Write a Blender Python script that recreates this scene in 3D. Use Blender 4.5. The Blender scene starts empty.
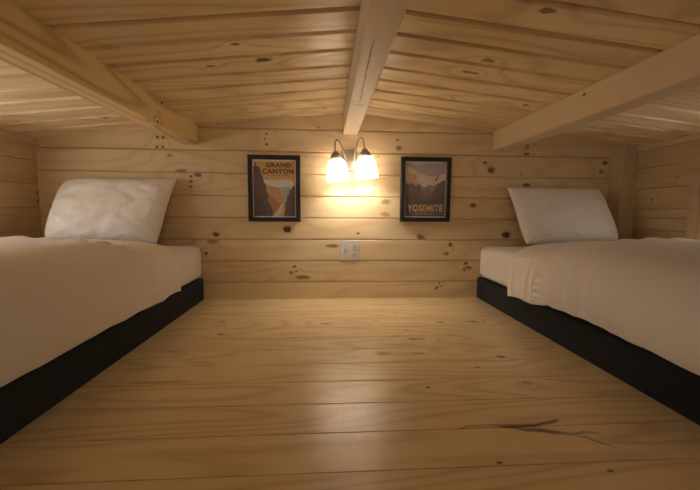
import bpy, bmesh, math, random
from mathutils import Vector, Matrix, noise
random.seed(7)
C = bpy.context.scene.collection
R = math.radians

# ------------------------------------------------------------------ materials
def new_mat(name):
    m = bpy.data.materials.new(name); m.use_nodes = True
    nt = m.node_tree
    for n in list(nt.nodes): nt.nodes.remove(n)
    out = nt.nodes.new('ShaderNodeOutputMaterial')
    b = nt.nodes.new('ShaderNodeBsdfPrincipled')
    nt.links.new(b.outputs[0], out.inputs[0])
    return m, nt, b

def N(nt, kind, **kw):
    n = nt.nodes.new(kind)
    for k, v in kw.items():
        if k.startswith('i_'): n.inputs[int(k[2:])].default_value = v
        else: setattr(n, k, v)
    return n

def math_(nt, op, a, b=None, c=None, clamp=False):
    n = nt.nodes.new('ShaderNodeMath'); n.operation = op; n.use_clamp = clamp
    for i, x in enumerate((a, b, c)):
        if x is None: continue
        if isinstance(x, (int, float)): n.inputs[i].default_value = x
        else: nt.links.new(x, n.inputs[i])
    return n.outputs[0]

def vmath(nt, op, a, b=None):
    n = nt.nodes.new('ShaderNodeVectorMath'); n.operation = op
    for i, x in enumerate((a, b)):
        if x is None: continue
        if isinstance(x, tuple): n.inputs[i].default_value = x
        else: nt.links.new(x, n.inputs[i])
    return n

def mixc(nt, f, a, b, mode='MIX'):
    n = nt.nodes.new('ShaderNodeMix'); n.data_type = 'RGBA'; n.blend_type = mode
    for s, x in ((n.inputs[0], f), (n.inputs[6], a), (n.inputs[7], b)):
        if isinstance(x, (int, float)): s.default_value = x
        elif isinstance(x, tuple): s.default_value = (*x, 1) if len(x) == 3 else x
        else: nt.links.new(x, s)
    return n.outputs[2]

def wood(name, axis, light=(0.815, 0.622, 0.367), dark=(0.619, 0.423, 0.208), knots=(), cracks=(), rough=.42,
         rings=8.0, ringamt=.55, across=7.0, spec=.4, boardvar=.16, bump=.15, streak=.35, coat=0, along=.75):
    """axis: 0/1/2 = the direction the grain runs in; knots: (pos3, r_along, r_across, darkness)"""
    m, nt, b = new_mat(name)
    tc = N(nt, 'ShaderNodeTexCoord').outputs['Object']
    at = N(nt, 'ShaderNodeAttribute', attribute_name='bid')
    bid = at.outputs['Fac']
    comb = N(nt, 'ShaderNodeCombineXYZ')
    for i, k in enumerate((37.3, 21.7, 53.1)):
        nt.links.new(math_(nt, 'MULTIPLY', bid, k), comb.inputs[i])
    p = vmath(nt, 'ADD', tc, comb.outputs[0]).outputs[0]
    sc = [across] * 3; sc[axis] = along
    ps = vmath(nt, 'MULTIPLY', p, tuple(sc)).outputs[0]
    nz = N(nt, 'ShaderNodeTexNoise'); nz.inputs['Scale'].default_value = 1.0
    nz.inputs['Detail'].default_value = 1.6; nz.inputs['Roughness'].default_value = .42
    nt.links.new(ps, nz.inputs['Vector'])
    val = nz.outputs[0]
    kmask = None
    kw = N(nt, 'ShaderNodeTexNoise'); kw.inputs['Scale'].default_value = 55; kw.inputs['Detail'].default_value = 1
    nt.links.new(tc, kw.inputs['Vector'])
    kwob = math_(nt, 'MULTIPLY_ADD', kw.outputs[0], 1.1, .45)
    for (pos, ra, rc, dk) in knots:
        r3 = [rc, rc, rc]; r3[axis] = ra
        q = vmath(nt, 'SUBTRACT', tc, tuple(pos)).outputs[0]
        q = vmath(nt, 'MULTIPLY', q, tuple(1 / r for r in r3)).outputs[0]
        L = vmath(nt, 'LENGTH', q).outputs['Value']
        mr = N(nt, 'ShaderNodeMapRange', interpolation_type='SMOOTHSTEP')
        mr.inputs[1].default_value = 1.35; mr.inputs[2].default_value = .65
        mr.inputs[3].default_value = 0; mr.inputs[4].default_value = dk
        nt.links.new(math_(nt, 'MULTIPLY', L, kwob), mr.inputs[0])
        kmask = mr.outputs[0] if kmask is None else math_(nt, 'MAXIMUM', kmask, mr.outputs[0])
        if rc > .006:      # the grain flows round the bigger knots
            q2 = vmath(nt, 'MULTIPLY', q, (.28, .28, .28)).outputs[0]
            L2 = vmath(nt, 'LENGTH', q2).outputs['Value']
            e = math_(nt, 'DIVIDE', .10, math_(nt, 'ADD', math_(nt, 'MULTIPLY', L2, L2), 1.0))
            val = math_(nt, 'ADD', val, e)
    s = math_(nt, 'SINE', math_(nt, 'MULTIPLY', val, rings * 6.283))
    s = math_(nt, 'MULTIPLY_ADD', s, .5, .5)
    s = math_(nt, 'POWER', s, 3.0)
    sf = [170.0] * 3; sf[axis] = 3.0
    pf = vmath(nt, 'MULTIPLY', p, tuple(sf)).outputs[0]
    nf = N(nt, 'ShaderNodeTexNoise'); nf.inputs['Scale'].default_value = 1; nf.inputs['Detail'].default_value = 2
    nt.links.new(pf, nf.inputs['Vector'])
    sm = [22.0] * 3; sm[axis] = 1.1
    pm = vmath(nt, 'MULTIPLY', p, tuple(sm)).outputs[0]
    nm = N(nt, 'ShaderNodeTexNoise'); nm.inputs['Scale'].default_value = 1; nm.inputs['Detail'].default_value = 2
    nt.links.new(pm, nm.inputs['Vector'])
    f = math_(nt, 'MULTIPLY', s, ringamt)
    g = math_(nt, 'MULTIPLY', math_(nt, 'SUBTRACT', nf.outputs[0], .5), streak * 1.2)
    h = math_(nt, 'MULTIPLY', math_(nt, 'SUBTRACT', nm.outputs[0], .45), .6)
    f = math_(nt, 'ADD', math_(nt, 'ADD', f, g), h, clamp=True)
    col = mixc(nt, f, light, dark)
    # board-to-board tone
    wn = N(nt, 'ShaderNodeTexWhiteNoise', noise_dimensions='1D'); nt.links.new(math_(nt, 'MULTIPLY', bid, 91.7), wn.inputs[1])
    br = math_(nt, 'MULTIPLY_ADD', wn.outputs[0], boardvar, 1 - boardvar * .5)
    mul = N(nt, 'ShaderNodeCombineXYZ')
    nt.links.new(br, mul.inputs[0])
    nt.links.new(math_(nt, 'POWER', br, 1.25), mul.inputs[1]); nt.links.new(math_(nt, 'POWER', br, 1.6), mul.inputs[2])
    col = mixc(nt, 1.0, col, mul.outputs[0], 'MULTIPLY')
    if kmask is not None:
        kn = N(nt, 'ShaderNodeTexNoise'); kn.inputs['Scale'].default_value = 120; nt.links.new(tc, kn.inputs['Vector'])
        km = math_(nt, 'MULTIPLY', kmask, math_(nt, 'MULTIPLY_ADD', kn.outputs[0], .8, .6), clamp=True)
        col = mixc(nt, km, col, (.095, .042, .018))
    for (x0, y0, x1, y1, w) in cracks:     # dark mineral streaks lying in the horizontal plane
        d = Vector((x1 - x0, y1 - y0, 0)); ln = d.length; d /= ln; nrm = (-d.y, d.x, 0)
        q = vmath(nt, 'SUBTRACT', tc, ((x0 + x1) / 2, (y0 + y1) / 2, 0)).outputs[0]
        wob = N(nt, 'ShaderNodeTexNoise'); wob.inputs['Scale'].default_value = 14; nt.links.new(tc, wob.inputs['Vector'])
        a = math_(nt, 'DIVIDE', vmath(nt, 'DOT_PRODUCT', q, tuple(d)).outputs['Value'], ln * .58)
        c = math_(nt, 'DIVIDE', math_(nt, 'ADD', vmath(nt, 'DOT_PRODUCT', q, nrm).outputs['Value'],
                                      math_(nt, 'MULTIPLY', math_(nt, 'SUBTRACT', wob.outputs[0], .5), .03)), w)
        L = math_(nt, 'ADD', math_(nt, 'MULTIPLY', a, a), math_(nt, 'MULTIPLY', c, c))
        mr = N(nt, 'ShaderNodeMapRange', interpolation_type='SMOOTHSTEP')
        mr.inputs[1].default_value = 1.2; mr.inputs[2].default_value = .1; mr.inputs[3].default_value = 0; mr.inputs[4].default_value = .85 if w > .007 else .55
        nt.links.new(L, mr.inputs[0])
        col = mixc(nt, mr.outputs[0], col, (.10, .05, .022))
    nt.links.new(col, b.inputs['Base Color'])
    b.inputs['Roughness'].default_value = rough
    b.inputs['Specular IOR Level'].default_value = spec
    if coat:
        b.inputs['Coat Weight'].default_value = coat; b.inputs['Coat Roughness'].default_value = .3
    bp = N(nt, 'ShaderNodeBump'); bp.inputs['Strength'].default_value = bump; bp.inputs['Distance'].default_value = .002
    nt.links.new(math_(nt, 'ADD', nf.outputs[0], math_(nt, 'MULTIPLY', nm.outputs[0], 2.0)), bp.inputs['Height'])
    nt.links.new(bp.outputs[0], b.inputs['Normal'])
    return m

def plain(name, col, rough=.6, metal=0.0, spec=.5):
    m, nt, b = new_mat(name)
    nz = N(nt, 'ShaderNodeTexNoise'); nz.inputs['Scale'].default_value = 40
    f = math_(nt, 'MULTIPLY', nz.outputs[0], .25)
    nt.links.new(mixc(nt, f, col, tuple(c * .8 for c in col)), b.inputs['Base Color'])
    b.inputs['Roughness'].default_value = rough; b.inputs['Metallic'].default_value = metal
    b.inputs['Specular IOR Level'].default_value = spec
    return m

def cloth(name, col, bump=.3, scale=10, weave=900, wdist=.02, sheen=.2):
    m, nt, b = new_mat(name)
    tc = N(nt, 'ShaderNodeTexCoord').outputs['Object']
    n1 = N(nt, 'ShaderNodeTexNoise'); n1.inputs['Scale'].default_value = scale; n1.inputs['Detail'].default_value = 4
    n1.inputs['Distortion'].default_value = .8; nt.links.new(tc, n1.inputs['Vector'])
    n2 = N(nt, 'ShaderNodeTexNoise'); n2.inputs['Scale'].default_value = weave; nt.links.new(tc, n2.inputs['Vector'])
    f = math_(nt, 'MULTIPLY', n2.outputs[0], .35)
    nt.links.new(mixc(nt, f, col, tuple(c * .82 for c in col)), b.inputs['Base Color'])
    b.inputs['Roughness'].default_value = .85; b.inputs['Specular IOR Level'].default_value = .2
    b.inputs['Sheen Weight'].default_value = sheen
    bp = N(nt, 'ShaderNodeBump'); bp.inputs['Strength'].default_value = bump; bp.inputs['Distance'].default_value = wdist
    nt.links.new(n1.outputs[0], bp.inputs['Height'])
    nt.links.new(bp.outputs[0], b.inputs['Normal'])
    return m

# ------------------------------------------------------------------ objects
def mesh_obj(name, bm, mats, parent=None, smooth=False):
    me = bpy.data.meshes.new(name)
    bmesh.ops.recalc_face_normals(bm, faces=bm.faces)
    bm.to_mesh(me); bm.free()
    for m in (mats if isinstance(mats, (list, tuple)) else [mats]): me.materials.append(m)
    if smooth:
        for p in me.polygons: p.use_smooth = True
    o = bpy.data.objects.new(name, me); C.objects.link(o)
    if parent:
        o.parent = parent
        o.matrix_parent_inverse = Matrix.Translation(-parent.location)
    return o

def tag(o, label, cat, group=None):
    o['label'] = label; o['category'] = cat
    if group: o['group'] = group
    return o

def struct(o, label=None):
    o['kind'] = 'structure'
    if label: o['label'] = label
    return o

def empty(name, loc):
    o = bpy.data.objects.new(name, None); C.objects.link(o); o.location = loc
    o.empty_display_size = .05
    return o

def add_box(bm, lo, hi, bevel=0.0, seg=2):
    t = bmesh.new()
    bmesh.ops.create_cube(t, size=1)
    for v in t.verts:
        for i in range(3): v.co[i] = lo[i] if v.co[i] < 0 else hi[i]
    if bevel: bmesh.ops.bevel(t, geom=t.edges[:], offset=bevel, segments=seg, profile=.5, affect='EDGES')
    me = bpy.data.meshes.new('t'); t.to_mesh(me); t.free(); bm.from_mesh(me); bpy.data.meshes.remove(me)

def box(lo, hi, bevel=0.0, seg=2):
    bm = bmesh.new(); add_box(bm, lo, hi, bevel, seg); return bm

def prism(bm, poly, a0, a1, fn, bid_layer=None, bid=0.0):
    """closed prism: poly = [(across, depth)], swept along a0..a1; fn(along, across, depth) -> point"""
    A = [bm.verts.new(fn(a0, c, d)) for c, d in poly]
    B = [bm.verts.new(fn(a1, c, d)) for c, d in poly]
    fs = [bm.faces.new(A), bm.faces.new(B[::-1])]
    n = len(poly)
    for i in range(n):
        fs.append(bm.faces.new((A[i], B[i], B[(i + 1) % n], A[(i + 1) % n])))
    if bid_layer is not None:
        for f in fs: f[bid_layer] = bid

def boards(edges, along, fn, chamfer=.003, groove=.004, thick=.02, hole=None, seed=1, joints=None, gap=.003):
    """sheathing of separate boards; depth 0 = room side, +depth = into the wall. hole=(a0,a1,c0,c1)"""
    rnd = random.Random(seed)
    bm = bmesh.new(); L = bm.faces.layers.float.new('bid')
    def one(a0, a1, c0, c1, bid):
        if c1 - c0 < .004 or a1 - a0 < .004: return
        ch = min(chamfer, (c1 - c0) * .3)
        e = gap * .5; poly = [(c0, thick), (c0, groove), (c0 + e, groove), (c0 + e, ch), (c0 + e + ch, 0), (c1 - e - ch, 0), (c1 - e, ch), (c1 - e, groove), (c1, groove), (c1, thick)]
        prism(bm, poly, a0, a1, fn, L, bid)
    for c0, c1 in zip(edges[:-1], edges[1:]):
        cuts = [along[0]] + sorted(j for j, k in (joints or []) if c0 <= k < c1) + [along[1]]
        for a0, a1 in zip(cuts[:-1], cuts[1:]):
            bid = rnd.random()
            if hole and c1 > hole[2] and c0 < hole[3]:
                one(a0, hole[0], c0, c1, bid); one(hole[1], a1, c0, c1, bid)
                one(hole[0], hole[1], c0, hole[2], bid) if c0 < hole[2] else None
                one(hole[0], hole[1], hole[3], c1, bid) if c1 > hole[3] else None
            else: one(a0, a1, c0, c1, bid)
    return bm

def tube(bm, pts, r, seg=10, sub=8):
    P = [Vector(p) for p in pts]
    path = []
    n = len(P)
    for i in range(n - 1):
        p0, p1, p2, p3 = P[max(i - 1, 0)], P[i], P[i + 1], P[min(i + 2, n - 1)]
        for k in range(sub):
            t = k / sub
            path.append(.5 * ((2 * p1) + (-p0 + p2) * t + (2 * p0 - 5 * p1 + 4 * p2 - p3) * t * t + (-p0 + 3 * p1 - 3 * p2 + p3) * t ** 3))
    path.append(P[-1])
    rings = []
    up = Vector((0, 0, 1))
    ref = Vector((1, .1, 0)).normalized()
    for i, p in enumerate(path):
        d = (path[min(i + 1, len(path) - 1)] - path[max(i - 1, 0)]).normalized()
        a = (ref - d * ref.dot(d)).normalized(); b = d.cross(a); ref = a
        rings.append([bm.verts.new(p + (a * math.cos(2 * math.pi * k / seg) + b * math.sin(2 * math.pi * k / seg)) * r) for k in range(seg)])
    for A, B in zip(rings[:-1], rings[1:]):
        for k in range(seg): bm.faces.new((A[k], A[(k + 1) % seg], B[(k + 1) % seg], B[k]))
    bm.faces.new(rings[0]); bm.faces.new(rings[-1])

def lathe(bm, c, prof, seg=32, close=False):
    rings = []
    for r, z in prof:
        rings.append([bm.verts.new((c[0] + r * math.cos(2 * math.pi * k / seg), c[1] + r * math.sin(2 * math.pi * k / seg), c[2] + z)) for k in range(seg)])
    pairs = list(zip(rings[:-1], rings[1:]))
    if close: pairs.append((rings[-1], rings[0]))
    for A, B in pairs:
        for k in range(seg): bm.faces.new((A[k], A[(k + 1) % seg], B[(k + 1) % seg], B[k]))
    if not close: bm.faces.new(rings[0]); bm.faces.new(rings[-1])

# ------------------------------------------------------------------ dimensions
XL, XR, YB = -1.568, 1.782, -3.60       # side walls, added wall behind the camera (back wall at y=0)
XRIDGE, ZR, SL = .13, 1.068, .103       # ridge line and roof slope
def zc(x): return ZR - SL * abs(x - XRIDGE)

# ------------------------------------------------------------------ walls
K = lambda x, z, rx=.009, rz=.006, d=.8: ((x, 0, z), rx, rz, d)
wall_knots = [K(-.34,.941,.007,.007), K(-.35,.912,.006,.006,.7), K(-.34,.883,.008,.007), K(.4,.923,.008,.006), K(.41,.877,.018,.012,.7),
    K(.29,.828,.008,.006,.5), K(.29,.774,.006,.005,.4), K(.28,.699,.009,.006,.5), K(.27,.663,.01,.006,.45), K(.34,.569,.024,.014,.55),
    K(.34,.497,.026,.012,.5), K(.86,.555,.018,.012,.8), K(-.76,.7,.01,.007), K(-.76,.643,.009,.006), K(-.63,.376,.018,.014,.9),
    K(-.65,.334,.03,.012,.6), K(-.23,.407,.022,.019,1), K(.18,.385,.01,.006), K(.55,.366,.022,.016,.8), K(.03,.312,.04,.01,.7),
    K(.73,.321,.014,.012,.8), K(.71,.268,.013,.011,.7), K(-.19,.191,.01,.008,.8), K(-.18,.163,.008,.006,.7), K(-.21,.157,.01,.008),
    K(-.14,.128,.04,.012,.7), K(-.69,.268,.012,.009), K(.67,.088,.007,.007), K(.66,.063,.007,.006), K(.685,.07,.006,.006),
    K(.65,.055,.007,.006), K(.83,.209,.012,.009), K(.85,.182,.018,.01), K(.82,.17,.01,.008), K(-.93,.908,.009,.008), K(-.9,.908,.009,.008), K(-.935,.857,.008,.007),
    K(-.905,.857,.009,.007), K(-.87,.812,.01,.007,.6), K(-.81,.729,.03,.01,.6), K(-.72,.708,.018,.012,.8), K(-.76,.672,.009,.007,.7),
    K(-1.51,.524,.008,.008,.7), K(-1.51,.476,.012,.01,.8), K(.92,.804,.012,.008,.8), K(.96,.761,.022,.018,.8),
    K(1.17,.9,.012,.018,.6), K(1.17,.858,.02,.009,.8), K(1.14,.741,.008,.006,.5), K(1.18,.676,.022,.012,.8), K(1.66,.813,.018,.012,.8),
    K(1.64,.765,.014,.014,.6), K(1.07,.38,.024,.019,1), K(-.05,.98,.006,.005,.7), K(-.6,.99,.006,.005,.5)]
M_back = wood('pine_back_wall', 0, knots=wall_knots, rings=9, ringamt=.42, across=4, boardvar=.12, rough=.5)
side_knots = [((XL, -.012, .60), .006, .008, .9), ((XL, -.012, .555), .006, .008, .9), ((XL, -.3, .7), .01, .008, .6), ((XR, -.2, .59), .008, .006, .7), ((XR, -.33, .7), .01, .006, .5)]
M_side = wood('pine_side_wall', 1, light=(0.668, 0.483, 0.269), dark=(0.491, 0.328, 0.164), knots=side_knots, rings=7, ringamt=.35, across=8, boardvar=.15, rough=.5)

wz = [-.02] + [.1004 + .124 * k for k in range(8)] + [1.10]
bm = boards(wz, (XL - .02, XR + .02), lambda a, c, d: Vector((a, d, c)), chamfer=.003, groove=.012, seed=3, gap=.0045)
for s in (-1, 1):   # cut the gable under the roof boards
    nrm = Vector((s * SL, 0, 1)).normalized()
    bmesh.ops.bisect_plane(bm, geom=bm.verts[:] + bm.edges[:] + bm.faces[:], plane_co=(XRIDGE, 0, ZR + .004), plane_no=nrm, clear_outer=True)
for lo_, sgn in ((0.0, -1),):
    bmesh.ops.bisect_plane(bm, geom=bm.verts[:] + bm.edges[:] + bm.faces[:], plane_co=(0, 0, -.0001), plane_no=(0, 0, -1), clear_outer=True)
struct(mesh_obj('wall_back', bm, M_back), 'horizontal knotty pine board gable wall at the head of both beds')

WL = (-1.55, -.42, .42, .745)      # left window opening (y0,y1,z0,z1)
WR = (-.80, -.500, .34, .724)
WF = (-.20, .50, .40, .76)       # unseen window added behind the camera for daylight fill (x0,x1,z0,z1)
ez = lambda x: zc(x) - .002
bm = boards([0, .147, .272, .397, .52, .645, .768, ez(XL)], (YB, 0), lambda a, c, d: Vector((XL - d, a, c)), chamfer=.002, groove=.010, hole=WL, seed=5)
struct(mesh_obj('wall_left', bm, M_side), 'pine board wall along the left bed')
bm = boards([0, .10, .21, .318, .425, .492, .54, .655, .77, ez(XR)], (YB, 0), lambda a, c, d: Vector((XR + d, a, c)), chamfer=.002, groove=.010, hole=WR, seed=8)
struct(mesh_obj('wall_right', bm, M_side), 'pine board wall along the right bed')
bm = boards([0] + [.1004 + .124 * k for k in range(7)] + [.89], (XL, XR), lambda a, c, d: Vector((a, YB - d, c)), seed=9, hole=WF)  # unseen wall added to seal the loft's open foot from sky light
add_box(bm, (XL, YB - .02, .89), (XR, YB, .895))
prism(bm, [(XL, .895), (XRIDGE, ZR - .003), (XR, .895)], 0, .02, lambda a, c, d: Vector((c, YB - a, d)))
struct(mesh_obj('added_wall_front', bm, wood('pine_front_wall', 0, boardvar=.15)), 'added pine board wall closing the open foot of the loft')

# ------------------------------------------------------------------ floor
F = lambda x, y, rx=.012, ry=.007, d=.9: ((x, y, 0), rx, ry, d)
floor_knots = [F(-.482,-.424,.022,.007,.9), F(-.437,-.59,.016,.009,1), F(-.012,-.466,.02,.008,.7), F(-.133,-.636,.04,.003,.7), F(.345,-.674,.016,.009,1), F(.375,-.674,.02,.008,.7),
    F(.204,-.812,.024,.012,.45), F(.335,-.817,.022,.008,.5), F(.343,-.335,.01,.004,.9), F(.234,-.43,.016,.006,.6), F(.341,-.569,.012,.005,.8), F(.528,-.463,.022,.008,.9),
    F(.685,-.463,.03,.010,.9), F(.5,-.94,.012,.006,.7), F(.62,-.86,.016,.010,.9), F(.297,-1.064,.007,.006,.9), F(.603,-1.052,.016,.012,.4), F(.355,-1.377,.007,.004,.9), F(.566,-1.411,.008,.004,.8),
    F(-.486,-.994,.08,.008,.4), F(-.25,-.353,.05,.002,.5), F(-.05,-.66,.06,.002,.5)]
floor_cracks = [(.30,-1.262,.42,-1.250,.004), (.40,-1.252,.52,-1.256,.008), (.49,-1.262,.585,-1.240,.008), (.43,-1.258,.57,-1.296,.009), (.55,-1.290,.64,-1.298,.005), (.57,-1.294,.645,-1.345,.004)]
M_floor = wood('pine_floor', 0, light=(0.864, 0.657, 0.372), dark=(0.609, 0.418, 0.199), knots=floor_knots, cracks=floor_cracks, rough=.33, rings=11, ringamt=.6,
               across=6, boardvar=.14, spec=.5, bump=.10, coat=.35)
fy = [-.0217 - .124 * k for k in range(29)]
fe = sorted([0.02] + fy + [YB - .02])
bm = boards(fe, (XL - .02, XR + .02), lambda a, c, d: Vector((a, c, -d)), chamfer=.0007, groove=.005, thick=.03, seed=12, gap=.002)
struct(mesh_obj('floor', bm, M_floor), 'satin varnished pine plank floor between the two beds')

# ------------------------------------------------------------------ ceiling
ce = [0.02, -.02, -.142, -.270, -.403, -.528, -.650, -.782, -.904, -1.024]
while ce[-1] > YB: ce.append(ce[-1] - .127)
ce = sorted(ce)
H = lambda x, y, rx=.012, ry=.007, d=.9: ((x, y, zc(x)), rx, ry, d)
ceil_knots = [H(-.286,-.871,.014,.009,.85), H(-.41,-.727,.015,.008,.85), H(-.221,-.749,.028,.017,.95), H(-.017,-.12,.012,.006,.8), H(-.643,-.914,.018,.007,1),
    H(-1.419,-.283,.016,.008,.9), H(-1.055,-.242,.016,.008,.9), H(-1.235,-.02,.012,.006,.8), H(.545,-.824,.024,.014,.8), H(.51,-.714,.024,.013,.6), H(.545,-.713,.014,.008,.8),
    H(.24,-.912,.035,.006,1), H(.883,-.472,.014,.009,1), H(.563,-.436,.010,.005,.6), H(.557,-1.122,.02,.012,.8), H(.36,-.40,.02,.004,.4)]
M_ceil = wood('pine_ceiling', 0, light=(0.855, 0.647, 0.382), dark=(0.541, 0.368, 0.179), knots=ceil_knots, along=.45, rings=13, ringamt=.5, across=3.4, boardvar=.14, rough=.36, spec=.5)
bm = bmesh.new()
for s, (x0, x1), sd in ((-1, (XL - .02, XRIDGE), 21), (1, (XRIDGE, XR + .02), 33)):
    t = boards(ce, (x0, x1), lambda a, c, d: Vector((a, c, zc(a) + d)), chamfer=.008, groove=.014, thick=.028, gap=.009, seed=sd)
    me = bpy.data.meshes.new('t'); t.to_mesh(me); t.free(); bm.from_mesh(me); bpy.data.meshes.remove(me)
struct(mesh_obj('ceiling', bm, M_ceil), 'low pine board ceiling sloping from the ridge to both sides')

# ------------------------------------------------------------------ beams, post, trims
def beam(name, x0, x1, zb, m, label, y0=-.001):
    bm = bmesh.new()
    xs = [x0] + ([XRIDGE] if x0 < XRIDGE < x1 else []) + [x1]
    ch = .003
    poly = [(x0, zb + ch), (x0 + ch, zb), (x1 - ch, zb), (x1, zb + ch)] + [(x, zc(x) - .0015) for x in reversed(xs)]
    prism(bm, poly, y0, YB + .01, lambda a, c, d: Vector((c, a, d)))
    o = mesh_obj(name, bm, m); tag(o, label, 'beam', 'exposed beams under the ceiling'); return o
M_ridge = wood('pine_ridge_beam', 1, light=(0.767, 0.617, 0.426), dark=(0.648, 0.488, 0.307), rings=5, ringamt=.25, across=6, boardvar=0, rough=.5,
               knots=[((.132,-.56,.9457), .012,.016,.35), ((.168,-.18,.9457), .01,.004,.8), ((.127,-.66,.9457), .07,.0018,1), ((.123,-.80,.9457), .09,.002,1),
                      ((.119,-.93,.9457), .09,.0018,1), ((.117,-1.04,.9457), .07,.0016,1), ((.10,-.60,.9457), .012,.004,.3)])
beam('ceiling_beam', .088, .170, .9457, M_ridge, 'pale pine ridge beam running down the middle above the wall lamp')
M_lb = wood('yellow_pine_beam', 1, light=(0.826, 0.597, 0.287), dark=(0.530, 0.328, 0.119), rings=12, ringamt=.75, across=5, along=.5, boardvar=0, rough=.5,
            knots=[((-.715,-.416,.972), .012,.006,1), ((-.715,-.461,.882), .008,.007,1), ((-.725,-.518,.8735), .012,.006,.7), ((-.715,-.44,.925), .03,.005,.3)])
beam('ceiling_beam.001', -.800, -.715, .8735, M_lb, 'yellow pine beam with strong grain lines above the left bed')
M_rb = wood('smooth_pine_beam', 1, light=(0.708, 0.527, 0.318), dark=(0.609, 0.428, 0.238), rings=4, ringamt=.25, across=6, boardvar=0, rough=.55,
            knots=[((.965,-.723,.958), .008,.006,1)])
beam('ceiling_beam.002', .965, 1.050, .8714, M_rb, 'smooth pine beam with one small knot above the right bed')

M_trim = wood('pine_trim', 1, light=(0.687, 0.517, 0.328), dark=(0.570, 0.408, 0.228), rings=5, ringamt=.3, across=10, boardvar=0, rough=.5)
def slab_trim(name, x0, x1, z0, y0, y1):
    bm = bmesh.new()
    prism(bm, [(x0, z0), (x1, z0), (x1, zc(x1) - .002), (x0, zc(x0) - .002)], y0, y1, lambda a, c, d: Vector((c, a, d)))
    return struct(mesh_obj(name, bm, M_trim))
slab_trim('trim_1', XL + .0005, XL + .018, .853, -.001, YB + .002)
slab_trim('trim_2', XR - .018, XR - .0005, .868, -.096, YB + .002)

M_post = wood('pine_post', 2, light=(0.659, 0.488, 0.287), dark=(0.530, 0.358, 0.188), rings=5, ringamt=.4, across=9, boardvar=0, rough=.5)
bm = bmesh.new()
x0, x1 = 1.691, XR - .001
prism(bm, [(x0 + .004, -.0945), (x1, -.0945), (x1, -.001), (x0, -.001), (x0, -.0905)], 0, 1,
      lambda a, c, d: Vector((c, d, 0.001 if a == 0 else zc(c) - .0015)))
tag(mesh_obj('corner_post', bm, M_post), 'square pine post in the corner behind the right pillow', 'post')

# ------------------------------------------------------------------ windows
M_glass, nt, b = new_mat('window_glass')
for n in list(nt.nodes):
    if n.type == 'BSDF_PRINCIPLED': nt.nodes.remove(n)
tr = N(nt, 'ShaderNodeBsdfTransparent'); gl = N(nt, 'ShaderNodeBsdfGlossy'); gl.inputs['Roughness'].default_value = .02
mx = N(nt, 'ShaderNodeMixShader'); mx.inputs[0].default_value = .06
nt.links.new(tr.outputs[0], mx.inputs[1]); nt.links.new(gl.outputs[0], mx.inputs[2])
nt.links.new(mx.outputs[0], [n for n in nt.nodes if n.type == 'OUTPUT_MATERIAL'][0].inputs[0])
M_case = wood('pine_casing', 1, light=(0.609, 0.438, 0.258), dark=(0.511, 0.348, 0.188), rings=4, ringamt=.3, across=9, boardvar=0, rough=.5)
def window(name, X, s, W, label):
    """s = +1 outward to +x, -1 to -x, 0 = outward to -y.  W = (along0, along1, z0, z1)"""
    y0, y1, z0, z1 = W
    def bx(bm, xa, xb, a, b_, c, d, bv=.0015):
        if s == 0:
            add_box(bm, (a, X - xb, c), (b_, X - xa, d), bv, 1); return
        xs = sorted((X + s * xa, X + s * xb)); add_box(bm, (xs[0], a, c), (xs[1], b_, d), bv, 1)
    root = empty(name, (X, (y0 + y1) / 2, z0) if s else ((y0 + y1) / 2, X, z0)); struct(root, label)
    bm = bmesh.new()
    bx(bm, -.024, -.0005, y0 - .122, y1 + .122, z1, z1 + .078)          # head casing
    bx(bm, -.006, -.0005, y1, y1 + .0445, z0, z1 - .0005); bx(bm, -.016, -.0005, y1 + .045, y1 + .089, z0, z1 - .0005)               # side casings
    bx(bm, -.006, -.0005, y0 - .0445, y0, z0, z1 - .0005); bx(bm, -.016, -.0005, y0 - .089, y0 - .045, z0, z1 - .0005)
    bx(bm, -.030, -.0005, y0 - .09, y1 + .09, z0 - .02, z0 - .0005)            # sill
    mesh_obj('window_casing', bm, M_case, root)
    bm = bmesh.new()                                                  # reveal boards
    t = .012
    bx(bm, .0, .115, y1 - t, y1 - .0005, z0 + t, z1 - t); bx(bm, .0, .115, y0 + .0005, y0 + t, z0 + t, z1 - t)
    bx(bm, .0, .115, y0 + .0005, y1 - .0005, z1 - t, z1 - .0005); bx(bm, .0, .115, y0 + .0005, y1 - .0005, z0 + .0005, z0 + t)
    mesh_obj('window_jamb', bm, M_case, root)
    bm = bmesh.new()
    w = .03; a, b_, c, d = y0 + t, y1 - t, z0 + t, z1 - t; ym = (y0 + y1) / 2
    bx(bm, .085, .112, a, b_, c, c + w); bx(bm, .085, .112, a, b_, d - w, d)
    bx(bm, .085, .112, a, a + w, c + w, d - w); bx(bm, .085, .112, b_ - w, b_, c + w, d - w)
    bx(bm, .085, .112, ym - w / 2, ym + w / 2, c + w, d - w)
    fr = mesh_obj('window_frame', bm, plain('white_window_frame', (.7, .68, .64), .4), root)
    bm = bmesh.new(); bx(bm, .097, .101, a + w - .004, b_ - w + .004, c + w - .004, d - w + .004, 0)
    mesh_obj('window_pane', bm, M_glass, root)
    # sky light sampling through the opening
    ld = bpy.data.lights.new(name + '_portal', 'AREA'); ld.shape = 'RECTANGLE'; ld.size = z1 - z0; ld.size_y = y1 - y0
    ld.cycles.is_portal = True
    lo = bpy.data.objects.new(name + '_portal', ld); C.objects.link(lo)
    if s: lo.location = (X + s * .12, (y0 + y1) / 2, (z0 + z1) / 2); lo.rotation_euler = (0, R(90) * s, 0)
    else:
        ld.size, ld.size_y = ld.size_y, ld.size
        lo.location = ((y0 + y1) / 2, X - .12, (z0 + z1) / 2); lo.rotation_euler = (R(90), 0, 0)
window('window_1', XL, -1, WL, 'window in the wall beside the left bed')
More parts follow.
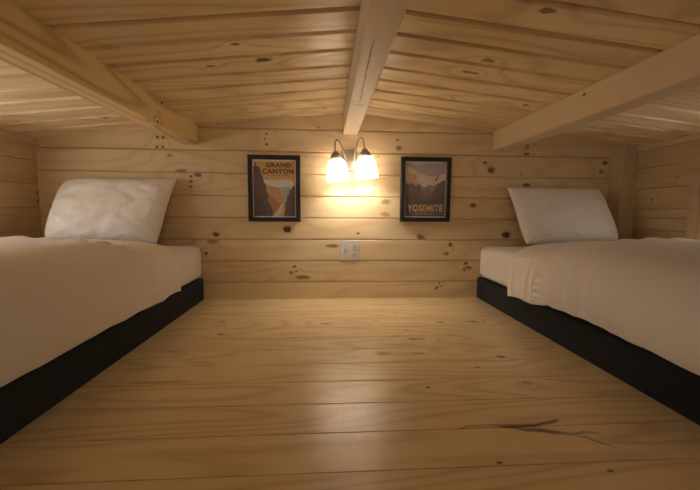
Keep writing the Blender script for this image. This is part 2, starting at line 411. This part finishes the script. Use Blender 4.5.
window('fill_window', YB, 0, WF, 'unseen window added at the foot of the loft for daylight fill')  # added fill opening, lets sky light in from behind the camera
window('window_2', XR, 1, WR, 'pine cased window beside the right bed')

# ------------------------------------------------------------------ beds
M_black = cloth('black_base_fabric', (.021, .023, .026), bump=.1, scale=60, sheen=0.02)
M_sheet = cloth('white_sheet', (.84, .78, .72), bump=.4, scale=9, wdist=.03)
M_duvet = cloth('cream_duvet', (.87, .795, .71), bump=.15, scale=5, wdist=.03)
M_cuff = cloth('turned_back_sheet', (.88, .81, .73), bump=.35, scale=10, wdist=.03)
M_pillow = cloth('white_pillowcase', (.94, .88, .82), bump=.38, scale=9, wdist=.03)
FOOT = -2.0
def outline(side, inset, notch):
    """bed footprint between wall and aisle; the right bed is notched round the corner post"""
    if side < 0:
        a, b_ = XL + .004 + inset * .3, -.7063 - inset
        return [(a, FOOT), (b_, FOOT), (b_, -.004), (a, -.004)]
    a, b_ = .9012 + inset, XR - .004 - inset * .3
    return [(a, FOOT), (b_, FOOT), (b_, -.10 - notch), (1.686 - notch, -.10 - notch), (1.686 - notch, -.004), (a, -.004)]
def slab(side, inset, notch, z0, z1, bevel, seg, m, name, parent, smooth=False, wr=0):
    bm = bmesh.new(); prism(bm, outline(side, inset, notch), z0, z1, lambda a, c, d: Vector((c, d, a)))
    bmesh.ops.recalc_face_normals(bm, faces=bm.faces)
    bmesh.ops.bevel(bm, geom=bm.edges[:], offset=bevel, segments=seg, profile=.5, affect='EDGES')
    return mesh_obj(name, bm, m, parent, smooth)

def mattress(side, parent):
    """rounded box grid with soft creases in the sheet"""
    o = slab(side, -.001 if side < 0 else .001, .05, .1262, .316, .042, 6, M_sheet, 'mattress', parent, True)
    return o

def sheet_side(y, dd):
    return 0

def duvet_piece(side, prof, y0, y1, name, parent, thick, seed, hem_amp, wr, head_roll, foldlist=(), ny=90, hem_fn=None, mat=None):
    """prof: list of (distance from wall, z); swept from y0 (head) to y1 (foot)"""
    wallx, s = (XL, 1) if side < 0 else (XR, -1)
    # densify profile with Catmull-Rom
    W_ = 1.0 if side < 0 else (XR - .9012) / (-.7063 - XL)     # the right bed is a little wider
    P = [Vector((a * W_, b_)) for a, b_ in prof]; pr = []
    n = len(P)
    for i in range(n - 1):
        p0, p1, p2, p3 = P[max(i - 1, 0)], P[i], P[i + 1], P[min(i + 2, n - 1)]
        kk = 8
        for k in range(kk):
            t = k / kk
            pr.append(.5 * ((2 * p1) + (-p0 + p2) * t + (2 * p0 - 5 * p1 + 4 * p2 - p3) * t * t + (-p0 + 3 * p1 - 3 * p2 + p3) * t ** 3))
    pr.append(P[-1])
    nr = len(pr)
    nrm = []
    for i in range(nr):
        d = (pr[min(i + 1, nr - 1)] - pr[max(i - 1, 0)]).normalized(); nrm.append(Vector((-d.y, d.x)))
    ys = []
    for j in range(ny + 1):
        t = j / ny; ys.append(y0 + (y1 - y0) * (t ** 1.35))
    bm = bmesh.new(); grid = []
    for j, y in enumerate(ys):
        row = []
        for i in range(nr):
            f = i / (nr - 1)
            q = pr[i]; nn = nrm[i]
            dy = y0 - y
            roll = 0
            if dy < head_roll: u = 1 - dy / head_roll; roll = (.029 if head_roll > .02 else .004) * (1 - math.sqrt(max(0, 1 - u * u)))
            w = noise.noise(Vector((y * 2.6, f * 5 + seed, seed))) * wr + noise.noise(Vector((y * 7, f * 12, seed + 3))) * wr * .35
            side_f = max(0, min(1, (f - .55) / .25))
            for (fy_, fw, fa, sl) in foldlist:    # creases on the drop
                yy = (y - fy_ - sl * (1 - f)) / fw
                w += fa * math.exp(-yy * yy) * side_f * (1 - .5 * max(0, f - .9) * 10)
            if head_roll > .02: w += .0045 * math.sin(f * 95 + 2.0 * noise.noise(Vector((f * 9, 4, seed)))) * math.exp(-((dy - .03) / .035) ** 2)
            off = w - roll
            hz = hem_amp * (noise.noise(Vector((y * 4.5, seed, 1))) + .5 * noise.noise(Vector((y * 13, seed, 2)))) * max(0, (f - .8) / .2)
            if hem_fn: hz += hem_fn(y) * max(0, (f - .8) / .2)
            X = max(.004, q.x + nn.x * off)
            # shear of the head edge so it runs slightly askew
            row.append(bm.verts.new((wallx + s * X, y, q.y + nn.y * off + hz)))
        grid.append(row)
    for A, B in zip(grid[:-1], grid[1:]):
        for k in range(nr - 1): bm.faces.new((A[k], A[k + 1], B[k + 1], B[k]))
    bmesh.ops.recalc_face_normals(bm, faces=bm.faces)
    # inner skin
    inner = []
    for j, row in enumerate(grid):
        r2 = []
        for i, v in enumerate(row):
            nn = nrm[i]
            r2.append(bm.verts.new((v.co.x - s * nn.x * thick, v.co.y, v.co.z - nn.y * thick)))
        inner.append(r2)
    for A, B in zip(inner[:-1], inner[1:]):
        for k in range(nr - 1): bm.faces.new((A[k], B[k], B[k + 1], A[k + 1]))
    for k in range(nr - 1):
        bm.faces.new((grid[0][k], inner[0][k], inner[0][k + 1], grid[0][k + 1]))
        bm.faces.new((grid[-1][k], grid[-1][k + 1], inner[-1][k + 1], inner[-1][k]))
    for j in range(ny):
        bm.faces.new((grid[j][0], grid[j + 1][0], inner[j + 1][0], inner[j][0]))
        bm.faces.new((grid[j][-1], inner[j][-1], inner[j + 1][-1], grid[j + 1][-1]))
    return mesh_obj(name, bm, mat or M_duvet, parent, True)

def pillow(name, corners, T, seed, label, rnd4=(0, 0, 0, 0), wk=1.0):
    TL, TR, BL, BR = [Vector(c) for c in corners]
    n = 56
    bm = bmesh.new()
    up = (TL + TR - BL - BR).normalized(); rt = (TR - TL).normalized()
    front = rt.cross(up).normalized()
    if front.y > 0: front = -front
    def pt(u, v, sgn):
        a, b_ = (u + 1) / 2, (v + 1) / 2
        p = (BL * (1 - a) + BR * a) * (1 - b_) + (TL * (1 - a) + TR * a) * b_
        # edges pull in between the corners
        pin = .004
        p -= rt * pin * u * (1 - v * v) * abs(u) ** 3
        p -= up * pin * v * (1 - u * u) * abs(v) ** 3 * .8
        cr = (rnd4[1] if u > 0 else rnd4[0]) if v > 0 else (rnd4[3] if u > 0 else rnd4[2])
        kk = cr * (u * u * v * v) ** 1.5
        p -= rt * kk * (1 if u > 0 else -1) + up * kk * .6 * (1 if v > 0 else -1)
        eu, ev = 1 - abs(u) ** 2.6, 1 - abs(v) ** 2.6
        th = T * .5 * max(0, eu * ev) ** .36
        e = max(0, eu * ev)
        q = Vector((u * 1.4 + seed, v * 1.4, sgn))
        w = .018 * noise.noise(q * 1.3) + .010 * noise.noise(q * 3.2) - .010 * (1 - abs(noise.noise(q * 2.1 + Vector((3, 1, 0)))) * 2.2) ** 3 * .6
        w *= wk
        # creases fanning from the corners
        ang = math.atan2(1 - abs(v), 1.001 - abs(u))
        rad = math.hypot(1 - abs(u), 1 - abs(v))
        w += .006 * wk * math.sin(ang * 13 + seed + (2 if u > 0 else 0) + (3 if v > 0 else 0)) * math.exp(-(rad / .5) ** 2)
        # the filling slumps towards the bottom
        th *= 1 + .22 * (-v)
        return p + front * sgn * (th + w * min(1, e * 3)) 
    F_ = {}
    for sgn in (1, -1):
        for i in range(n + 1):
            for j in range(n + 1):
                u, v = math.sin((i / n - .5) * math.pi), math.sin((j / n - .5) * math.pi)
                if sgn == -1 and (i in (0, n) or j in (0, n)): F_[(sgn, i, j)] = F_[(1, i, j)]
                else: F_[(sgn, i, j)] = bm.verts.new(pt(u, v, sgn))
    for sgn in (1, -1):
        for i in range(n):
            for j in range(n):
                bm.faces.new((F_[(sgn, i, j)], F_[(sgn, i + 1, j)], F_[(sgn, i + 1, j + 1)], F_[(sgn, i, j + 1)]))
    lowest = min(v.co.z for v in bm.verts)
    o = mesh_obj(name, bm, M_pillow, None, True)
    tag(o, label, 'pillow', 'white pillows at the head of the beds')
    return o

# profile from the wall to the aisle hem (distance from wall, height)
body = [(.006, .385), (.12, .395), (.30, .411), (.48, .414), (.64, .403), (.758, .390), (.850, .356), (.898, .300), (.917, .240), (.922, .19), (.918, .147)]
cuff = [(.006, .362), (.12, .369), (.30, .377), (.48, .377), (.64, .370), (.760, .358), (.836, .331), (.873, .286), (.884, .225), (.886, .17), (.883, .130)]
for side, bl, cl in ((-1, 'low single bed on black base against the left wall', 'cream duvet folded back below the left pillow'),
                     (1, 'low single bed on black base against the right wall', 'cream duvet folded back below the right pillow')):
    cx = (XL - .7063) / 2 if side < 0 else (XR + .9012) / 2
    sfx = '' if side < 0 else '.001'
    bed = empty('bed' + sfx, (cx, -1.0, 0)); tag(bed, bl, 'bed', 'two matching low single beds')
    slab(side, 0, 0, .0005, .1248, .005, 2, M_black, 'bed_base', bed)
    mattress(side, bed)
    dv = empty('duvet' + sfx, (cx, -1.2, .33)); tag(dv, cl, 'duvet', 'two matching cream duvets')
    rn = random.Random(40 + side)
    if side > 0:
        fl = [(-.80, .014, .006, .10), (-.86, .012, -.005, .12), (-.91, .014, .009, .16), (-.955, .011, -.006, .16), (-1.0, .014, .008, .18), (-1.07, .016, .006, .12), (-1.15, .03, .005, .05)]
        hem = lambda y: .003 * math.sin(y * 5) + .012 - .010 * max(0, min(1, (-1.0 - y) / .3))
    else:
        fl = [(-.70, .02, .003, 0), (-1.3, .05, .004, 0)]
        hem = lambda y: .011
    duvet_piece(side, body, -.655, -1.96, 'duvet_body', dv, .007, 5 + side, .005, .005, .032, fl, 120, hem)
    cfl = [(-.45, .012, .006, .04), (-.49, .012, -.002, .03), (-.55, .013, .006, -.03), (-.61, .012, .005, .02)]
    duvet_piece(side, cuff, -.362 if side < 0 else -.402, -.70, 'turned_back_cuff', dv, .004, 15 + side, .004, .004, .006, cfl, 50,
                (lambda y: .008 + .004 * math.sin((y + .3) * 30)) if side < 0 else (lambda y: -.022 - .09 * (y + .40) + .005 * math.sin((y + .3) * 26)), M_cuff)
pillow('pillow', [(-1.388, -.075, .674), (-.822, -.075, .668), (-1.392, -.225, .350), (-.868, -.200, .346)], .150, 1.3,
       'white pillow propped on the left bed against the wall', (.028, -.016, .012, .0), .7)
pillow('pillow.001', [(1.038, -.075, .648), (1.578, -.075, .654), (1.082, -.200, .344), (1.592, -.225, .350)], .145, 6.1,
       'white pillow propped on the right bed beside the post', (-.012, .008, .004, .012), .5)

# ------------------------------------------------------------------ framed posters
M_frame = plain('black_frame_wood', (.018, .013, .010), .45)
paper = plain('poster_border', (.88, .82, .74), .6)
def picture(name, x0, x1, z0, z1, art, texts, label, tilt=0):
    root = empty(name, ((x0 + x1) / 2, 0, z0))
    tag(root, label, 'picture', 'framed park posters on the back wall')
    w = .024; d0, d1 = -.0235, -.0015
    bm = bmesh.new()
    outer = [(x0, z0), (x1, z0), (x1, z1), (x0, z1)]; inner = [(x0 + w, z0 + w), (x1 - w, z0 + w), (x1 - w, z1 - w), (x0 + w, z1 - w)]
    b3 = .0025
    def ring(pts, y): return [bm.verts.new((p[0], y, p[1])) for p in pts]
    def shrink(pts, e):
        cx, cz = (x0 + x1) / 2, (z0 + z1) / 2
        return [(p[0] + (e if p[0] < cx else -e), p[1] + (e if p[1] < cz else -e)) for p in pts]
    rs = [ring(outer, d1), ring(outer, d0 + b3), ring(shrink(outer, b3), d0), ring(shrink(inner, -b3), d0), ring(inner, d0 + b3), ring(inner, d1)]
    for A, B in zip(rs, rs[1:] + rs[:1]):
        for k in range(4): bm.faces.new((A[k], A[(k + 1) % 4], B[(k + 1) % 4], B[k]))
    mesh_obj('picture_frame', bm, M_frame, root)
    bm = bmesh.new()
    px0, px1, pz0, pz1 = x0 + w, x1 - w, z0 + w, z1 - w
    add_box(bm, (px0 + .0003, -.010, pz0 + .0003), (px1 - .0003, -.0025, pz1 - .0003))
    ms = [paper]
    bd = .0065; ax0, ax1, az0, az1 = px0 + bd, px1 - bd, pz0 + bd, pz1 - bd
    for k, (col, pts) in enumerate(art):
        mm = plain(name + '_ink', col, .55); ms.append(mm)
        y = -.0102 - .00012 * k
        vs = [bm.verts.new((ax0 + (ax1 - ax0) * u, y, az0 + (az1 - az0) * v)) for u, v in pts]
        # shallow printed layer with real thickness
        vb = [bm.verts.new((v.co.x, -.0098, v.co.z)) for v in vs]
        fs = [bm.faces.new(vs)] + [bm.faces.new((vs[i], vs[(i + 1) % len(vs)], vb[(i + 1) % len(vs)], vb[i])) for i in range(len(vs))]
        for f in fs: f.material_index = k + 1
    pr = mesh_obj('poster_print', bm, ms, root)
    for (txt, u, v, wid, hgt, col, bold) in texts:
        cu = bpy.data.curves.new('t', 'FONT'); cu.body = txt; cu.size = 1; cu.align_x = 'CENTER'; cu.align_y = 'CENTER'
        cu.offset = bold; cu.space_character = 1.12; cu.resolution_u = 4
        to = bpy.data.objects.new('t', cu); C.objects.link(to)
        bpy.context.view_layer.update()
        me = bpy.data.meshes.new_from_object(to.evaluated_get(bpy.context.evaluated_depsgraph_get()))
        C.objects.unlink(to); bpy.data.objects.remove(to)
        xs = [q.co.x for q in me.vertices]; zs = [q.co.y for q in me.vertices]
        sx = wid * (ax1 - ax0) / (max(xs) - min(xs)); sz = hgt * (az1 - az0) / (max(zs) - min(zs))
        mx_, mz_ = (max(xs) + min(xs)) / 2, (max(zs) + min(zs)) / 2
        for q in me.vertices:
            a, c = (q.co.x - mx_) * sx, (q.co.y - mz_) * sz
            q.co = (ax0 + (ax1 - ax0) * u + a, -.0125, az0 + (az1 - az0) * v + c)
        me.materials.append(plain('lettering_ink', col, .55))
        lt = bpy.data.objects.new('lettering', me); C.objects.link(lt); lt.parent = pr
        lt.matrix_parent_inverse = Matrix.Identity(4); 
    return root
sq = [(0, 0), (1, 0), (1, 1), (0, 1)]
artL = [((0.661, 0.437, 0.191), sq),
        ((0.739, 0.672, 0.571), [(.22, .52), (.98, .45), (.98, .60), (.92, .66), (.75, .67), (.55, .645), (.38, .66), (.22, .66)]),
        ((0.493, 0.448, 0.392), [(.40, .54), (.62, .52), (.84, .55), (.90, .50), (.72, .20), (.50, .20)]),
        ((0.605, 0.347, 0.157), [(.28, .56), (.42, .55), (.55, .52), (.62, .50), (.68, .36), (.72, .22), (.6, .1), (.3, .1)]),
        ((0.448, 0.235, 0.123), [(.30, .45), (.42, .36), (.52, .30), (.62, .24), (.72, .26), (.60, .0), (.30, .0)]),
        ((0.762, 0.627, 0.515), [(.47, .0), (.52, .07), (.60, .13), (.64, .20), (.72, .25), (.70, .19), (.66, .13), (.68, .08), (.60, .0)]),
        ((0.157, 0.107, 0.090), [(.0, .0), (.0, .90), (.03, .90), (.035, .97), (.05, .98), (.06, .90), (.12, .905), (.17, .82), (.19, .74), (.23, .70), (.24, .62), (.29, .58), (.30, .46), (.34, .40), (.33, .28), (.40, .20), (.46, .10), (.44, .0)]),
        ((0.107, 0.084, 0.079), [(.0, .0), (.0, .40), (.16, .36), (.26, .22), (.30, .0)]),
        ((0.174, 0.118, 0.095), [(1, 0), (1, .54), (.95, .56), (.92, .50), (.87, .47), (.85, .40), (.80, .36), (.80, .28), (.75, .24), (.76, .12), (.72, .0)]),
        ((0.157, 0.112, 0.090), [(.82, .625), (.845, .635), (.865, .628), (.845, .62)])]
textL = [('GRAND', .60, .925, .62, .085, (.18, .06, .02), .045), ('CANYON', .59, .812, .76, .095, (.18, .06, .02), .045), ('NATIONAL PARK', .60, .737, .52, .022, (.18, .09, .04), .01)]
picture('framed_poster', -.443, -.153, .452, .822, artL, textL, 'black framed GRAND CANYON poster in orange and brown, left of the wall lamp')
artR = [((0.426, 0.370, 0.381), sq),
        ((0.739, 0.650, 0.538), [(0, .93), (.15, .90), (.30, .82), (.50, .78), (.75, .76), (1, .80), (1, .55), (0, .55)]),
        ((0.448, 0.392, 0.392), [(.45, .80), (.62, .74), (.85, .77), (1, .84), (1, .90), (.80, .93), (.55, .95), (.3, .95), (.2, .90), (.35, .86)]),
        ((0.661, 0.594, 0.527), [(.1, .97), (.3, .99), (.5, .97), (.35, .955)]),
        ((0.359, 0.280, 0.291), [(.20, .55), (.34, .62), (.44, .54), (.52, .56), (.60, .60), (.70, .57), (.80, .62), (.92, .66), (1, .66), (1, .2), (.2, .2)]),
        ((0.269, 0.196, 0.213), [(.38, .44), (.46, .50), (.56, .57), (.62, .50), (.66, .40), (.5, .3)]),
        ((0.605, 0.392, 0.213), [(.02, .58), (.05, .80), (.10, .80), (.26, .775), (.28, .66), (.30, .58), (.16, .54)]),
        ((0.196, 0.135, 0.123), [(0, .2), (0, .64), (.05, .60), (.16, .62), (.28, .56), (.33, .63), (.38, .50), (.44, .40), (.50, .36), (.62, .38), (.68, .44), (.76, .53), (.82, .60), (.88, .62), (.93, .68), (.97, .66), (1, .68), (1, .2)]),
        ((0.140, 0.101, 0.095), [(0, 0), (0, .42), (.10, .38), (.22, .44), (.34, .34), (.46, .30), (.60, .30), (.72, .38), (.86, .36), (1, .46), (1, 0)]),
        ((0.179, 0.135, 0.123), [(.72, .66), (.76, .72), (.80, .745), (.82, .765), (.83, .73), (.79, .70), (.77, .665)])]
textR = [('YOSEMITE', .50, .155, .90, .130, (.72, .50, .28), .026), ('NATIONAL PARK', .49, .052, .48, .034, (.6, .52, .42), .012)]
picture('framed_poster.001', .422, .714, .457, .826, artR, textR, 'black framed YOSEMITE poster in purple and tan, right of the wall lamp')

# ------------------------------------------------------------------ two gang wall plate
root = empty('outlet_plate', (.132, 0, .226)); tag(root, 'white double wall plate with switch and outlet below the lamp', 'outlet')
M_white = plain('white_plastic', (.72, .66, .60), .35)
M_slot = plain('dark_slot', (.03, .025, .02), .6)
ox0, ox1, oz0, oz1 = .076, .187, .228, .345
mesh_obj('cover_plate', box((ox0, -.0065, oz0), (ox1, -.0005, oz1), .0022, 3), M_white, root)
for zz in (.2615, .3115):
    bm = bmesh.new(); lathe(bm, (0, 0, 0), [(.001, .0), (.0165, .0), (.0165, .0018), (.015, .0026), (.001, .0026)], 28)
    for v in bm.verts:
        x, y, z = v.co; v.co = (.159 + x, -.0065 - z, zz + max(-.0135, min(.0135, y)))
    rc = mesh_obj('receptacle', bm, M_white, root)
    bm = bmesh.new()
    add_box(bm, (.152, -.0098, zz - .003), (.1545, -.0088, zz + .007)); add_box(bm, (.163, -.0098, zz - .002), (.1652, -.0088, zz + .006))
    add_box(bm, (.1570, -.0098, zz - .0095), (.1612, -.0088, zz - .0055))
    mesh_obj('slots', bm, M_slot, rc)
bm = box((.0985, -.0085, .2735), (.1095, -.0063, .2995), .0008, 1); mesh_obj('switch_collar', bm, M_white, root)
bm = bmesh.new(); prism(bm, [(-.0078, .280), (-.0195, .294), (-.0205, .2985), (-.0165, .3005), (-.0078, .296)], .1005, .1075, lambda a, c, d: Vector((a, c, d)))
mesh_obj('toggle', bm, M_white, root)
for (sx, sz) in ((.104, .262), (.104, .316), (.159, .2865)):
    bm = bmesh.new(); lathe(bm, (0, 0, 0), [(.0005, 0), (.003, 0), (.0028, .001), (.0005, .0014)], 12)
    for v in bm.verts: x, y, z = v.co; v.co = (sx + x, -.0064 - z, sz + y)
    mesh_obj('screw', bm, plain('screw_metal', (.5, .46, .4), .3, 1), root)

# ------------------------------------------------------------------ wall lamp
M_bronze = plain('brushed_nickel_bronze', (.36, .30, .24), .38, .7)
M_shade, nt, b = new_mat('frosted_glass_shade')
b.inputs['Base Color'].default_value = (.9, .86, .8, 1); b.inputs['Roughness'].default_value = .35
b.inputs['Emission Color'].default_value = (1, .94, .84, 1)
b.inputs['Emission Strength'].default_value = 2.2
tl = N(nt, 'ShaderNodeBsdfTranslucent'); tl.inputs[0].default_value = (.92, .88, .82, 1)
ms = N(nt, 'ShaderNodeMixShader'); ms.inputs[0].default_value = .36
nt.links.new(b.outputs[0], ms.inputs[1]); nt.links.new(tl.outputs[0], ms.inputs[2])
nt.links.new(ms.outputs[0], [n for n in nt.nodes if n.type == 'OUTPUT_MATERIAL'][0].inputs[0])
M_bulb, nt, b = new_mat('glowing_bulb')
b.inputs['Base Color'].default_value = (.9, .86, .8, 1); b.inputs['Emission Color'].default_value = (1, .94, .84, 1)
b.inputs['Emission Strength'].default_value = 70.0
LC = Vector((.126, 0, .80)); TH = R(-6.0)
def rot(bm):
    for v in bm.verts:
        x, z = v.co.x - LC.x, v.co.z - LC.z
        v.co.x = LC.x + x * math.cos(TH) + z * math.sin(TH); v.co.z = LC.z - x * math.sin(TH) + z * math.cos(TH)
    return bm
lamp = empty('wall_lamp', (.126, 0, .80)); tag(lamp, 'bronze twin arm wall lamp with two glowing frosted bell shades', 'lamp')
bm = box((.083, -.018, .737), (.169, -.0012, .862), .007, 3); mesh_obj('back_plate', rot(bm), M_bronze, lamp, True)
for s in (-1, 1):
    X = lambda d: .126 + s * d
    cx, cy = X(.079), -.105
    bm = bmesh.new()
    tube(bm, [(X(.020), -.016, .800), (X(.024), -.040, .812), (X(.034), -.058, .850), (X(.050), -.074, .893), (X(.064), -.092, .905), (X(.076), -.103, .888), (cx, cy, .850), (cx, cy, .835)], .0042)
    arm = mesh_obj('arm', rot(bm), M_bronze, lamp, True)
    bm = bmesh.new(); lathe(bm, (cx, cy, .805), [(.001, .037), (.013, .037), (.016, .034), (.017, .026), (.026, .020), (.029, .012), (.030, -.004), (.001, -.004)], 28)
    mesh_obj('socket_cup', rot(bm), M_bronze, lamp, True)
    bm = bmesh.new()
    po = [(.028, .800), (.034, .797), (.0435, .786), (.0515, .766), (.0565, .740), (.0590, .712), (.0600, .690), (.0600, .683)]
    pi = [(r - .003, z) for r, z in reversed(po)]
    lathe(bm, (cx, cy, 0), po + pi, 40, True)
    sh = mesh_obj('lamp_shade', rot(bm), M_shade, lamp, True)
    sh['label'] = 'glowing white frosted glass bell shade'
    bm = bmesh.new(); lathe(bm, (cx, cy, 0), [(.001, .800), (.010, .799), (.011, .785), (.014, .772), (.024, .752), (.028, .736), (.025, .722), (.016, .712), (.001, .708)], 24)
    mesh_obj('bulb', rot(bm), M_bulb, lamp, True)

# ------------------------------------------------------------------ light, world, camera
sc = bpy.context.scene
w = bpy.data.worlds.new('dusk_sky'); sc.world = w; w.use_nodes = True
bg = w.node_tree.nodes['Background']
bg.inputs[0].default_value = (1.0, .95, .89, 1); bg.inputs[1].default_value = 4.3

cam = bpy.data.cameras.new('camera'); co = bpy.data.objects.new('camera', cam); C.objects.link(co); sc.camera = co
cam.sensor_width = 36; cam.lens = 36 * 349.825 / 700; cam.clip_start = .02
ya, pi_, ro = R(3.7337), R(-5.4579), R(.4783)
fw = Vector((math.sin(ya) * math.cos(pi_), math.cos(ya) * math.cos(pi_), math.sin(pi_)))
rr = Vector((math.cos(ya), -math.sin(ya), 0)); uu = rr.cross(fw)
r2 = rr * math.cos(ro) + uu * math.sin(ro); u2 = -rr * math.sin(ro) + uu * math.cos(ro)
M = Matrix((r2, u2, -fw)).transposed().to_4x4(); M.translation = Vector((0, -2.03, .5119))
co.matrix_world = M
sc.view_settings.view_transform = 'Standard'; sc.view_settings.look = 'None'
sc.view_settings.exposure = 0.50; sc.view_settings.gamma = 1; sc.view_settings.use_curve_mapping = False
